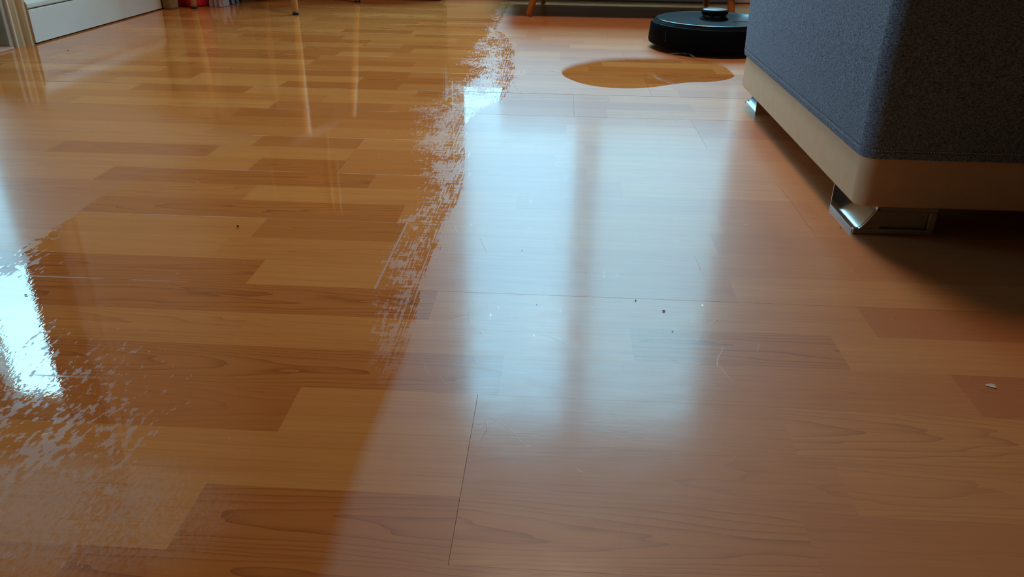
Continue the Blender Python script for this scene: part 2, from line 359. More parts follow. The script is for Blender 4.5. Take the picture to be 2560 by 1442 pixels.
# strip layout seen in the photo: row -> list of (left end, right end, tone, figure)
ROWS = {
 -4: [(-.60, -.30, 'M', 0), (-.30, .10, 'D', .9), (.10, .5, 'd', .3)],
 -3: [(-.70, -.242, 'L', 0), (-.242, -.058, 'D', .9), (-.058, .179, 'M', .7), (.179, .60, 'd', .15)],
 -2: [(-.75, -.058, 'L', .1), (-.058, .22, 'M', .3), (.22, .62, 'l', .4)],
 -1: [(-.62, -.211, 'D', .35), (-.211, -.058, 'L', 0), (-.058, .195, 'M', .1), (.195, .58, 'L', .6)],
 0: [(-.70, -.62, 'd', 0), (-.62, -.04, 'D', .9), (-.04, .363, 'M', .2), (.363, .75, 'D', .3)],
 1: [(-.75, -.30, 'l', .5), (-.30, .08, 'L', .2), (.08, .276, 'd', 1.0), (.276, .68, 'L', 0)],
 2: [(-.72, -.12, 'D', 1.0), (-.12, .322, 'l', .1), (.322, .72, 'D', .1)],
 3: [(-.72, -.331, 'D', .8), (-.331, -.189, 'L', 0), (-.189, .2, 'M', .2), (.2, .65, 'L', .1)],
 4: [(-.80, -.398, 'L', 0), (-.398, -.189, 'l', .3), (-.189, .349, 'M', .1), (.349, .75, 'd', .1)],
 5: [(-.80, -.372, 'l', .1), (-.372, -.189, 'D', .5), (-.189, .2, 'L', .1), (.2, .6, 'd', .2)],
 6: [(-.95, -.63, 'M', 0), (-.63, -.202, 'D', .9), (-.202, .22, 'L', 0), (.22, .6, 'M', 0)],
 7: [(-.90, -.431, 'M', .6), (-.431, -.05, 'L', 0), (-.05, .36, 'M', 0), (.36, .7, 'l', 0)],
 8: [(-1.0, -.679, 'L', 0), (-.679, -.27, 'D', 1.0), (-.27, .1, 'M', 0), (.1, .5, 'L', 0)],
 9: [(-.95, -.47, 'L', 0), (-.47, -.332, 'D', .6), (-.332, .05, 'M', .2), (.05, .45, 'L', 0)],
 10: [(-1.2, -.83, 'M', 0), (-.83, -.561, 'D', .7), (-.561, -.332, 'L', 0), (-.332, .0, 'M', 0), (.0, .4, 'L', .2)],
 11: [(-1.0, -.511, 'L', 0), (-.511, -.331, 'D', .2), (-.331, .05, 'L', 0), (.05, .4, 'M', 0)],
 12: [(-1.1, -.62, 'L', 0), (-.62, -.25, 'l', 0), (-.25, .259, 'L', .1), (.259, .6, 'M', 0)],
 13: [(-1.1, -.75, 'M', 0), (-.75, -.42, 'M', .4), (-.42, .02, 'd', .2), (.02, .259, 'L', 0)],
 14: [(-1.1, -.62, 'M', .2), (-.62, -.22, 'D', .5), (-.22, .259, 'M', 0)],
 15: [(-.98, -.57, 'L', 0), (-.57, -.33, 'D', .2), (-.33, .1, 'd', 0)],
 16: [(-1.2, -.85, 'M', 0), (-.85, -.48, 'M', .2), (-.48, -.12, 'L', 0)],
 17: [(-1.3, -.916, 'L', 0), (-.916, -.666, 'D', .3), (-.666, -.3, 'L', 0)],
 18: [(-1.0, -.612, 'L', 0), (-.612, -.35, 'D', .2), (-.35, .0, 'M', 0)],
 19: [(-1.2, -.837, 'D', .3), (-.837, -.45, 'L', 0)],
 20: [(-1.35, -.945, 'L', 0), (-.945, -.70, 'D', 0), (-.70, -.35, 'D', .2), (-.35, .204, 'M', 0)],
 21: [(-1.3, -.886, 'D', .4), (-.886, -.5, 'd', 0)],
 22: [(-1.0, -.62, 'L', 0), (-.62, -.36, 'D', .1)],
 24: [(-.95, -.586, 'D', .1), (-.586, -.441, 'L', 0), (-.441, 0.004, 'M', 0)],
 25: [(-.4, .004, 'L', 0), (.004, .35, 'd', 0)],
 27: [(-.12, .032, 'D', 0), (.032, .4, 'L', 0)],
 28: [(-.95, -.638, 'D', 0), (-.638, -.3, 'L', 0)],
 30: [(-1.0, -.672, 'L', 0), (-.672, -.453, 'D', 0), (-.453, -.1, 'L', 0)],
}
BEND = {-2: .40, -1: -.058, 0: .62, 1: -.189, 2: -.95, 3: -.332, 4: .259, 5: -1.25, 6: .204, 7: -.9}   # x of one board joint per row of boards
TILT = {5: .13, 6: .07, 4: -.02}
strip_cache = {}
def strip_mesh(L_):
    k = round(L_, 4)
    if k not in strip_cache:
        bm = bmesh.new(); h = BW / 6
        add_box(bm, -k / 2, k / 2, -h, h, -.002, 0)
        me = bpy.data.meshes.new('floor_strip'); bmesh.ops.recalc_face_normals(bm, faces=bm.faces[:]); bm.to_mesh(me); bm.free(); me.materials.append(M_STRIP)
        strip_cache[k] = me
    return strip_cache[k]
def rowstrips(r):
    """full list of strips of row r from the left wall to the right one"""
    base = list(ROWS.get(r, []))
    rr = random.Random(100 + r); pool = ['D', 'd', 'M', 'M', 'L', 'L', 'l']
    xlim0, xlim1 = XL - .01, 1.9
    if not base: s0 = -1.0 + rr.random() * .35; base = [(s0, s0 + .36, rr.choice(pool), rr.choice([0, .3, .6]))]
    last = base[0][2]
    while base[0][0] > xlim0:
        t = rr.choice(pool)
        if t == base[0][2]: t = 'M' if t != 'M' else 'd'
        base.insert(0, (base[0][0] - rr.uniform(.26, .44), base[0][0], t, rr.choice([0, 0, .3, .7])))
    while base[-1][1] < xlim1:
        t = rr.choice(pool)
        if t == base[-1][2]: t = 'M' if t != 'M' else 'd'
        base.append((base[-1][1], base[-1][1] + rr.uniform(.26, .44), t, rr.choice([0, 0, .3, .7])))
    return base
n_strip = 0
for n in range(-3, 15):
    y0 = Y0 + n * BW + GAP / 2; y1 = min(Y0 + (n + 1) * BW - GAP / 2, YF - .004)
    if y0 > YF - .02: continue
    yc = Y0 + (n + .5) * BW
    rr = random.Random(900 + n)
    e0 = BEND.get(n, rr.uniform(-.6, .6))
    while e0 - BL > XL - .01: e0 -= BL
    ends = [max(e0 - BL, XL - .01)]
    while e0 < 1.9: ends.append(e0); e0 += BL
    ends.append(1.9)
    ends = sorted(set(ends)); ends = [q for i, q in enumerate(ends) if i == 0 or q - ends[i - 1] > .02]
    # visible floor only: right limit shrinks with distance from the ottoman side
    rows = {s: rowstrips(3 * n + s) for s in range(3)}
    for bi in range(len(ends) - 1):
        xa, xb = ends[bi] + GAP / 2, ends[bi + 1] - GAP / 2
        xc = (xa + xb) / 2
        bm = bmesh.new(); add_box(bm, xa - xc, xb - xc, y0 - yc, y1 - yc, -.009, -.0019)
        board = bobj('laminate_board', bm, M_CORE, floor, loc=(xc, yc, 0.0))
        board.rotation_euler = (math.radians(-TILT.get(n, rr.uniform(-.05, .05))), 0, 0)
        for s in range(3):
            ys = Y0 + n * BW + (s + .5) * BW / 3
            if ys > YF - .035: continue
            for (a_, b_, t, fg) in rows[s]:
                a2, b2 = max(a_, xa), min(b_, xb)
                if b2 - a2 < .02:
                    continue
                # snap slivers at the board ends
                if a2 - xa < .02: a2 = xa
                if xb - b2 < .02: b2 = xb
                o = bpy.data.objects.new('floor_strip', strip_mesh(b2 - a2)); COL.objects.link(o); o.parent = board
                o.location = ((a2 + b2) / 2 - xc, ys - yc, 0)
                tn = TONE[t] + rr.uniform(-.06, .06)
                o.color = (max(0, min(1, tn)), fg, rr.random(), 1); n_strip += 1
print('strips', n_strip)

# walls, ceiling
def wall_boxes(name, boxes, mat, label=None):
    bm = bmesh.new()
    for b_ in boxes: add_box(bm, *b_)
    return struct(bobj(name, bm, mat), label, 'wall' if label else None)
HX = -4.3
W1 = (-.46, .83, .335, 2.30)       # main window: x0,x1,z0,z1
W2 = (-3.07, -2.35, .35, 2.25)    # hall window
wt = .22
wall_boxes('wall_far', [(HX, W2[0], YF, YF + wt, -.05, ZC), (W2[0], W2[1], YF, YF + wt, -.05, W2[2]), (W2[0], W2[1], YF, YF + wt, W2[3], ZC),
    (W2[1], W1[0], YF, YF + wt, -.05, ZC), (W1[0], W1[1], YF, YF + wt, -.05, W1[2]), (W1[0], W1[1], YF, YF + wt, W1[3], ZC), (W1[1], XR + .2, YF, YF + wt, -.05, ZC)], M_WALL)
DY0, DY1, DZ = 1.12, 2.105, 2.06   # doorway in the left wall
wall_boxes('wall_left', [(XL - .14, XL, YB, DY0, -.05, ZC), (XL - .14, XL, DY1, YF, -.05, ZC), (XL - .14, XL, DY0, DY1, DZ, ZC)], M_WALL)
wall_boxes('wall_right', [(XR, XR + .15, YB, YF, -.05, ZC)], M_WALLD)
wall_boxes('wall_back', [(XL - .14, XR + .15, YB - .15, YB, -.05, ZC)], M_WALLD)
W3 = (1.35, 2.65, .80, 2.15)       # unseen window added for side light: y0,y1,z0,z1 in the hall's outer wall
wall_boxes('wall_hall', [(HX - .15, HX, .5, W3[0], -.05, ZC), (HX - .15, HX, W3[1], YF, -.05, ZC), (HX - .15, HX, W3[0], W3[1], -.05, W3[2]), (HX - .15, HX, W3[0], W3[1], W3[3], ZC), (HX - .15, XL - .14, .35, .5, -.05, ZC)], M_WALL)
struct(box('ceiling', HX - .15, XR + .15, YB - .15, YF + wt, ZC, ZC + .12, M_CEIL))
struct(box('floor_hall', HX - .15, XL - .14, .35, YF, -.05, 0, M_TILE))

def window(name, x0, x1, z0, z1, mulls, glasses):
    root = bpy.data.objects.new(name, None); COL.objects.link(root); struct(root)
    yf = YF + .07; fw = .045
    bm = bmesh.new()
    add_box(bm, x0, x0 + fw, yf, yf + .06, z0, z1, .004); add_box(bm, x1 - fw, x1, yf, yf + .06, z0, z1, .004)
    add_box(bm, x0 + fw, x1 - fw, yf, yf + .06, z0, z0 + fw, .004); add_box(bm, x0 + fw, x1 - fw, yf, yf + .06, z1 - fw, z1, .004)
    bobj('window_frame', bm, M_WHITE, root)
    xs = [x0 + fw]
    for mx, mw in mulls:
        box('mullion', mx - mw / 2, mx + mw / 2, yf - .01, yf + .065, z0 + fw, z1 - fw, M_WHITE, root, bev=.005); xs += [mx - mw / 2, mx + mw / 2]
    xs.append(x1 - fw)
    for i in range(0, len(xs), 2):
        box('pane', xs[i] - .004, xs[i + 1] + .004, yf + .03, yf + .034, z0 + fw - .004, z1 - fw + .004, glasses[i // 2], root)
    box('sill', x0 - .03, x1 + .03, YF - .03, yf, z0 - .02, z0, M_WHITE, root, bev=.004)
    return root
window('window_1', *W1, [(.150, .11)], [M_GLASS1, M_GLASS1B])
window('window_2', *W2, [], [M_GLASS2])
w3 = bpy.data.objects.new('added_fill_window', None); COL.objects.link(w3); struct(w3)
bm = bmesh.new()
for b_ in ((W3[0], W3[0] + .05, W3[2], W3[3]), (W3[1] - .05, W3[1], W3[2], W3[3]), (W3[0] + .05, W3[1] - .05, W3[2], W3[2] + .05), (W3[0] + .05, W3[1] - .05, W3[3] - .05, W3[3])):
    add_box(bm, HX - .09, HX - .03, *b_, .004)
bobj('window_frame', bm, M_WHITE, w3)
box('pane', HX - .062, HX - .058, W3[0] + .046, W3[1] - .046, W3[2] + .046, W3[3] - .046, M_GLASS2, w3)
area('window_portal', (HX - .17, (W3[0] + W3[1]) / 2, (W3[2] + W3[3]) / 2), W3[3] - W3[2], W3[1] - W3[0], 1, (1, 1, 1), (0, -PI / 2, 0), True)
for W_ in (W1, W2):
    area('window_portal', ((W_[0] + W_[1]) / 2, YF + wt + .02, (W_[2] + W_[3]) / 2), W_[1] - W_[0], W_[3] - W_[2], 1, (1, 1, 1), (-PI / 2, 0, 0), True)

# doorway trims
tr = bpy.data.objects.new('door_1', None); COL.objects.link(tr); struct(tr, 'painted door lining and frame at left edge, beside the white skirting', 'door frame')
box('door_lining', XL - .14, XL - .0005, DY1 - .022, DY1, 0, DZ, M_JAMB, tr, bev=.002)
box('door_stop', XL - .085, XL - .05, DY1 - .036, DY1 - .021, 0, DZ, M_CREAM, tr, bev=.003)
def prism(name, pts, z0, z1, mat, parent, smooth=False):
    bm = bmesh.new(); lo_ = [bm.verts.new((x, y, z0)) for x, y in pts]; hi_ = [bm.verts.new((x, y, z1)) for x, y in pts]
    bm.faces.new(lo_); bm.faces.new(hi_)
    for i in range(len(pts)): j = (i + 1) % len(pts); bm.faces.new((lo_[i], lo_[j], hi_[j], hi_[i]))
    return bobj(name, bm, mat, parent, smooth=smooth)
# architrave: bright corner bead, then a moulded cream face
bead = [(XL - .002, DY1 - .004)] + [(XL + .003 + .0045 * math.sin(t), DY1 + .001 - .0045 * math.cos(t)) for t in [i * PI / 8 for i in range(0, 9)]] + [(XL - .002, DY1 + .006)]
prism('corner_bead', bead, 0, DZ + .05, M_WHITE, tr)
prism('architrave', [(XL, DY1 + .006), (XL + .004, DY1 + .006), (XL + .006, DY1 + .010), (XL + .010, DY1 + .018), (XL + .010, DY1 + .026), (XL + .015, DY1 + .032), (XL + .020, DY1 + .040), (XL + .020, DY1 + .052), (XL, DY1 + .052)], 0, DZ + .05, M_CREAM, tr)
box('door_header', XL - .14, XL + .02, DY0, DY1 - .022, DZ - .02, DZ, M_JAMB, tr)
box('door_lining', XL - .14, XL - .0005, DY0, DY0 + .022, 0, DZ - .02, M_JAMB, tr, bev=.002)
struct(box('trim_1', XL - .045, XL + .012, DY0 + .022, DY1 - .022, -.001, .006, M_PINKW, bev=.002), 'pinkish wooden threshold strip at the foot of the doorway', 'threshold')

# skirting boards
def skirting(name, y0, y1, label, x=XL):
    prof = [(0, 0.004), (.025, .004), (.025, .088), (.0235, .0895), (.0215, .0895), (.0215, .0925), (.0245, .096), (.0245, .104), (.020, .112), (.013, .122), (.010, .134), (0, .136)]
    root = bpy.data.objects.new(name, None); COL.objects.link(root); struct(root, label, 'skirting board')
    for nm, pr in (('board', prof[:5] + [(0, .0895)]), ('moulding', [(0, .0895)] + prof[5:])):
        bm = bmesh.new(); A = [bm.verts.new((x + a_, y0, b_)) for a_, b_ in pr]; B = [bm.verts.new((x + a_, y1, b_)) for a_, b_ in pr]
        bm.faces.new(A); bm.faces.new(B)
        for i in range(len(pr)): j = (i + 1) % len(pr); bm.faces.new((A[i], A[j], B[j], B[i]))
        bobj(nm, bm, M_WHITE, root)
    return root
skirting('baseboard_left', DY1 + .052, YF - .02, 'white painted skirting board with moulded top beside the doorway')
bf = bpy.data.objects.new('baseboard_far', None); COL.objects.link(bf); struct(bf, 'white skirting board along the far wall behind the robot vacuum', 'skirting board')
box('board', XL + .03, XR, YF - .018, YF, .003, .085, M_WHITE, bf, bev=.002)
box('moulding', XL + .03, XR, YF - .024, YF, .085, .10, M_WHITE, bf, bev=.004)

# ------------------------------------------------------------------ ottoman
def rounded_rect(x0, x1, y0, y1, r, n=8):
    pts = []
    for cx, cy, a0 in ((x1 - r, y1 - r, 0), (x0 + r, y1 - r, PI / 2), (x0 + r, y0 + r, PI), (x1 - r, y0 + r, 1.5 * PI)):
        for i in range(n + 1): a_ = a0 + PI / 2 * i / n; pts.append((cx + r * math.cos(a_), cy + r * math.sin(a_)))
    return pts
def shell(name, levels, mat, parent):
    """levels: list of (z, pts)"""
    bm = bmesh.new(); R_ = [[bm.verts.new((x, y, z)) for x, y in pts] for z, pts in levels]; n = len(R_[0])
    for k in range(len(R_) - 1):
        for i in range(n): bm.faces.new((R_[k][i], R_[k][(i + 1) % n], R_[k + 1][(i + 1) % n], R_[k + 1][i]))
    bm.faces.new(R_[0]); bm.faces.new(R_[-1])
    return shade_auto(bobj(name, bm, mat, parent))
OX0, OX1, OY0, OY1 = .374, 1.18, .943, 1.652
ott = thing('ottoman', 'large slate-blue fabric ottoman with cream lower band and chrome feet, at right', 'ottoman', (0, 0, 0))
def rr_(d, r=.019): return rounded_rect(OX0 + d, OX1 - d, OY0 + d, OY1 - d, r)
shell('base_band', [(.0415, rr_(.006, .014)), (.0420, rr_(.002, .015)), (.0445, rr_(.0, .017)), (.055, rr_(0)), (.080, rr_(-.0005)), (.104, rr_(.0005)), (.107, rr_(.004))], M_BEIGEL, ott)
zz = .1035
fab = shell('fabric_body', [(zz, rr_(-.0008)), (zz + .0006, rr_(-.0035)), (zz + .008, rr_(-.0045)), (zz + .0105, rr_(-.0032)), (zz + .012, rr_(-.0030)), (zz + .014, rr_(-.0045)), (.20, rr_(-.006)), (.36, rr_(-.004)), (.405, rr_(.002, .035)), (.42, rr_(.015, .045)), (.428, rr_(.04, .06))], M_FABRIC, ott)
# stitched seam: thread dashes along the lower hem
def ring_points(d, step):
    pts = rr_(d); out = []; acc = 0
    for i in range(len(pts)):
        a_ = Vector(pts[i]); b_ = Vector(pts[(i + 1) % len(pts)]); L_ = (b_ - a_).length
        if L_ < 1e-6: continue
        t = (-acc) % step
        while t < L_:
            out.append((a_ + (b_ - a_) * (t / L_), (b_ - a_).normalized())); t += step
        acc = (acc + L_) % step
    return out
bm = bmesh.new()
for p_, d_ in ring_points(-.0046, .0036):
    if p_.x > .95 or p_.y > 1.68: continue
    nx = Vector((d_.y, -d_.x)); hl = .0013
    z = zz + .0112
    vs = []
    for du, dv, dn in ((-hl, 0, -.0002), (hl, 0, -.0002), (0, .0006, .0006), (0, -.0006, .0006)):
        q_ = p_ + d_ * du + nx * dn; vs.append(bm.verts.new((q_.x, q_.y, z + dv)))
    bm.faces.new((vs[0], vs[2], vs[1])); bm.faces.new((vs[0], vs[1], vs[3])); bm.faces.new((vs[0], vs[3], vs[2])); bm.faces.new((vs[2], vs[3], vs[1]))
st = bobj('stitching', bm, M_THREAD, ott); st['kind'] = 'stuff'

def ottoman_leg(x0, y0, flip):
    """10 cm foot: scooped chrome channel open to the left, plate at one end, recessed panel at the front. flip mirrors along y"""
    bm = bmesh.new(); Wd, Dp, Hh = .100, .096, .0425
    prof = [(0, 0), (0, .0058), (.0035, .0066)]
    for i in range(1, 11):
        t = i / 10; prof.append((.0035 + .019 * (1 - math.cos(t * PI / 2)) * .9 + .004 * t, .0066 - .0035 * math.sin(t * PI) + .026 * t ** 1.8))
    prof += [(.027, Hh), (.033, Hh), (.033, 0)]
    ya, yb = .0016, Dp - .0018
    A = [bm.verts.new((a_, ya, b_)) for a_, b_ in prof]; B = [bm.verts.new((a_, yb, b_)) for a_, b_ in prof]
    bm.faces.new(A); bm.faces.new(B)
    for i in range(len(prof)): j = (i + 1) % len(prof); bm.faces.new((A[i], A[j], B[j], B[i]))
    parts = [('channel', bm)]
    bm = bmesh.new()                                   # full end plate
    add_box(bm, 0, .034, yb, Dp, 0, Hh, .0003, 1); parts.append(('end_plate', bm))
    bm = bmesh.new()                                   # framed front: left edge follows the scoop
    fx0 = .0
    # outline frame as separate bars
    add_box(bm, .0, Wd, 0, .0055, 0, .0072, .0006, 1)
    add_box(bm, .0245, Wd, 0, .0055, .0315, Hh, .0006, 1)
    add_box(bm, Wd - .0085, Wd, 0, .0055, .0072, .0315, .0006, 1)
    add_box(bm, .0250, Wd - .0085, .0060, .0080, .0060, .0330)
    # scoop-shaped left stile
    pf = [(.0035, .0068)] + [q for q in prof[3:13]] + [(.0245, .0345), (.0290, .0345), (.0260, .0315), (.0210, .022), (.0125, .0072)]
    A = [bm.verts.new((a_, .0, b_)) for a_, b_ in pf]; B = [bm.verts.new((a_, .0055, b_)) for a_, b_ in pf]
    bm.faces.new(A); bm.faces.new(B)
    for i in range(len(pf)): j = (i + 1) % len(pf); bm.faces.new((A[i], A[j], B[j], B[i]))
    parts.append(('front_frame', bm))
    bm = bmesh.new(); add_box(bm, .034, Wd, .0075, Dp, .0, Hh, .001, 1); parts.append(('block', bm))
    root = None
    out = []
    for nm, b_ in parts:
        for v in b_.verts:
            if flip: v.co.y = Dp - v.co.y
        if root is None:
            # one leg object; its pieces are sub-parts
            root = bobj('leg', b_, M_CHROME, ott); root.location = (x0, y0, .0); shade_auto(root, 25)
        else:
            o = bobj(nm, b_, M_CHROME, root)
    # black felt under the foot
    return root
ottoman_leg(.3835, .957, False)
ottoman_leg(.3925, 1.573, True)
ottoman_leg(1.06, .957, False)
ottoman_leg(1.06, 1.573, True)

# ------------------------------------------------------------------ robot vacuum
vac = thing('robot_vacuum', 'round black robot vacuum with raised turret, standing behind the ottoman on the floor', 'robot vacuum', (.432, 2.350, 0), math.radians(-90))
Rv = .174
lathe('body', [(.135, .010), (.160, .0105), (.1685, .016), (.1705, .022), (.1685, .066), (.166, .072), (.160, .0765), (.150, .0775)], M_BLKPL, vac, 96)
lathe('lid', [(.1600, .0768), (.1595, .0788), (.1560, .0800), (.1540, .0796), (.1520, .0790), (.0600, .0795), (.002, .0795)], M_BLKGL, vac, 96)
# bumper shell: arc over the front 200 degrees (front = +x local)
bm = bmesh.new(); prof = [(.1690, .014), (.1755, .0155), (.1775, .022), (.1740, .064), (.1710, .070), (.1650, .0715)]
na = 90; a0, a1 = math.radians(-98), math.radians(98); rings = []
for r_, z in prof: rings.append([bm.verts.new((r_ * math.cos(a0 + (a1 - a0) * i / na), r_ * math.sin(a0 + (a1 - a0) * i / na), z)) for i in range(na + 1)])
for k in range(len(rings) - 1):
    for i in range(na): bm.faces.new((rings[k][i], rings[k][i + 1], rings[k + 1][i + 1], rings[k + 1][i]))
for s_ in (0, -1): bm.faces.new([rg[s_] for rg in rings])
bp = shade_auto(bobj('bumper', bm, M_BLKPL, vac), 40)
def arcbox(name, ang, half, r0, r1, z0, z1, mat, parent, n=6):
    bm = bmesh.new(); a = [math.radians(ang) + math.radians(half) * (2 * i / n - 1) for i in range(n + 1)]
    V = [[bm.verts.new((r_ * math.cos(t), r_ * math.sin(t), z)) for t in a] for r_, z in ((r0, z0), (r1, z0), (r1, z1), (r0, z1))]
    for k in range(4):
        for i in range(n): bm.faces.new((V[k][i], V[k][i + 1], V[(k + 1) % 4][i + 1], V[(k + 1) % 4][i]))
    bm.faces.new([v[0] for v in V]); bm.faces.new([v[-1] for v in V]); return bobj(name, bm, mat, parent)
arcbox('sensor_window', -57, 2.6, .170, .1764, .030, .056, M_BLKPL, bp)
arcbox('sensor_bezel', -53.6, .35, .170, .1780, .030, .056, M_DKPL, bp)
for k in range(4): arcbox('side_vent', -104 - 1.5 * 0, 3.2, .160, .1712, .030 + .008 * k, .033 + .008 * k, M_DKPL, vac)
tl_ = (0, .0, 0)
tur = lathe('turret', [(.040, .0790), (.0395, .0815), (.0345, .0825), (.0335, .0860), (.0325, .0900), (.0345, .0925), (.0365, .0945), (.0370, .0985), (.0355, .1020), (.0320, .1035), (.0180, .1040), (.0010, .1040)], M_BLKPL, vac, 56, loc=(.004, -.0, 0))
lathe('turret_cap', [(.0330, .1034), (.0325, .1048), (.0300, .1056), (.0010, .1058)], M_CHROME if False else plain('grey_gloss_cap', (.20, .23, .26), .30, var=0, bump=0), tur, 56)
lathe('turret_window', [(.0335, .0835), (.0338, .0850), (.0330, .0905), (.0325, .0915)], M_BLKGL, tur, 56, cap=False)
# dust-box lid seam and button glow-less handle on the lid
bm = bmesh.new(); add_box(bm, .050, .056, .045, .150, .0796, .0802, .0002, 1); bobj('lid_groove', bm, M_BLKPL, vac)
# side brush poking out at the front
sb = lathe('side_brush', [(.001, .004), (.012, .004), (.014, .008), (.006, .010), (.001, .010)], M_DKPL, vac, 20, loc=(.140, -.085, 0))
for a_ in (20, 140, 262):
    bm = bmesh.new(); t = math.radians(a_); dx, dy = math.cos(t), math.sin(t); nx, ny = -dy, dx
    for k in range(5):
        o_ = (k - 2) * .0013
        p = [(dx * .010 + nx * o_ * .6, dy * .010 + ny * o_ * .6, .0070), (dx * .033 + nx * o_, dy * .033 + ny * o_, .0045), (dx * .046 + nx * o_ * 1.8 - nx * .004, dy * .046 + ny * o_ * 1.8 - ny * .004, .0022)]
        for i in range(2):
            vs = []
            for q_ in (p[i], p[i + 1]):
                for sx_, sz_ in ((-.0004, 0), (.0004, 0), (0, .0008)): vs.append(bm.verts.new((q_[0] + nx * sx_, q_[1] + ny * sx_, q_[2] + sz_)))
            for i2 in range(3): j2 = (i2 + 1) % 3; bm.faces.new((vs[i2], vs[j2], vs[3 + j2], vs[3 + i2]))
    bobj('bristle_tuft', bm, M_LIGHTPL, sb)
# wheels under the body
for sy in (-1, 1):
    o = lathe('wheel', [(.001, -.009), (.026, -.009), (.0275, -.006), (.0275, .006), (.026, .009), (.001, .009)], M_BLACKR, vac, 28, loc=(0, sy * .11, .0275)); o.rotation_euler = (PI / 2, 0, 0)
o = lathe('caster', [(.001, -.007), (.010, -.007), (.012, -.004), (.012, .004), (.010, .007), (.001, .007)], M_BLACKR, vac, 20, loc=(.125, 0, .012)); o.rotation_euler = (PI / 2, 0, 0)

# ------------------------------------------------------------------ dining chair (left): beech legs with black caps
ch = thing('dining_chair', 'beech dining chair leg with black foot cap, standing beside the red bag', 'chair', (-1.115, 3.07, 0), math.radians(-18))
def wl(p):   # world -> chair local
    v = Vector(p) - Vector((-1.115, 3.07, 0)); a_ = math.radians(18)
    return (v.x * math.cos(a_) - v.y * math.sin(a_), v.x * math.sin(a_) + v.y * math.cos(a_), v.z)
feet = [((-.921, 2.838, 0), (-.945, 2.90, .44)), ((-1.330, 2.945, 0), (-1.315, 2.960, .44)), ((-.795, 3.225, 0), (-.84, 3.18, .44)), ((-1.17, 3.25, 0), (-1.17, 3.21, .44))]
for f_, t_ in feet:
    f_, t_ = Vector(wl(f_)), Vector(wl(t_)); d_ = (t_ - f_)
    lg = tube('leg', f_ + d_ * .016, t_, .0098, .0165, M_BEECH, ch)
    tube('foot_cap', f_, f_ + d_ * .022, .0108, .0112, M_BLACKR, lg)
bm = bmesh.new(); add_box(bm, -.20, .20, -.20, .13, .435, .470, .012, 3); shade_auto(bobj('seat', bm, plain('brown_seat_fabric', (.26, .20, .13), .95), ch))
bm = bmesh.new(); add_box(bm, -.18, .18, .115, .130, .60, .86, .006, 2); shade_auto(bobj('backrest', bm, M_BEECH, ch))
for sx_ in (-1, 1): tube('back_post', (sx_ * .15, .10, .46), (sx_ * .15, .108, .84), .011, .009, M_BEECH, ch)

# ------------------------------------------------------------------ low upholstered seat with splayed orange-brown legs
ls = thing('low_seat', 'low dark seat on splayed orange-brown wooden legs in front of the window wall', 'seat', (.24, 3.09, 0))
c0 = Vector((.24, 3.09, 0))
for f_, t_ in (((-.112, 2.914, 0), (-.080, 2.930, .11)), ((.600, 2.915, 0), (.582, 2.930, .11)), ((.570, 3.285, 0), (.556, 3.267, .11)), ((-.070, 3.285, 0), (-.05, 3.267, .11))):
    f_, t_ = Vector(f_) - c0, Vector(t_) - c0; d_ = (t_ - f_)
    lg = tube('leg', f_ + d_ * .045, t_, .0108, .0150, M_ORANGE, ls)
    gl = lathe('glide', [(.0065, 0), (.0075, .0012), (.0070, .003), (.0035, .0045), (.0035, .0125), (.001, .0125)], M_CHROME, lg, 20, loc=f_ + Vector((d_.x * .02, d_.y * .02, 0)))
bm = bmesh.new(); add_box(bm, -.44, .38, -.20, .22, .105, .25, .015, 3); shade_auto(bobj('frame', bm, M_DARKW, ls))
bm = bmesh.new(); add_box(bm, -.45, .39, -.21, .22, .252, .40, .03, 4); shade_auto(bobj('cushion', bm, plain('dark_seat_fabric', (.07, .05, .045), .9), ls))

# ------------------------------------------------------------------ things along the far wall at left
sbd = thing('sideboard', 'dark brown low cabinet against the far wall behind the beech chair legs', 'cabinet', (-.74, 3.335, 0))
box('plinth', -.50, .255, -.012, .085, 0, .030, M_DARKW, sbd, bev=.002)
box('carcass', -.52, .27, -.014, .085, .030, .40, M_DARKW, sbd, bev=.003)
for k in range(2):
    x0 = -.515 + k * .392
    d_ = box('door', x0, x0 + .387, -.032, -.0145, .040, .392, M_DARKW, sbd, bev=.002)
    box('handle', x0 + .15, x0 + .20, -.040, -.0325, .30, .308, M_CHROME, d_, bev=.001)

def blob(name, pts, mat, parent=None, sub=2):
    """pts: list of (x,y,z,rx,ry,rz) ellipsoids merged to a soft form through a metaball-free remesh"""
    bm = bmesh.new()
    for x, y, z, rx, ry, rz in pts:
        r_ = bmesh.ops.create_icosphere(bm, subdivisions=3, radius=1.0)
        for v in r_['verts']: v.co = Vector((x + v.co.x * rx, y + v.co.y * ry, max(.0005, z + v.co.z * rz)))
    return bobj(name, bm, mat, parent, smooth=True)
bag = thing('red_bag', 'bright red fabric bag standing on the floor by the end of the white skirting', 'bag', (-1.374, 3.035, 0))
bm = bmesh.new(); pts = rounded_rect(-.068, .062, -.045, .06, .035, 6); lv = [(.0005, .86), (.004, .94), (.012, .97), (.05, 1.0), (.12, .97), (.20, .90), (.235, .80)]
R_ = []
for z, s_ in lv:
    R_.append([bm.verts.new((x * s_ + .003 * math.sin(9 * y * 30 + z * 40), y * s_ + .003 * math.sin(x * 130 + z * 60), z)) for x, y in pts])
for k in range(len(R_) - 1):
    for i in range(len(pts)): j = (i + 1) % len(pts); bm.faces.new((R_[k][i], R_[k][j], R_[k + 1][j], R_[k + 1][i]))
bm.faces.new(R_[0]); bm.faces.new(R_[-1]); bobj('bag_body', bm, M_RED, bag, smooth=True)
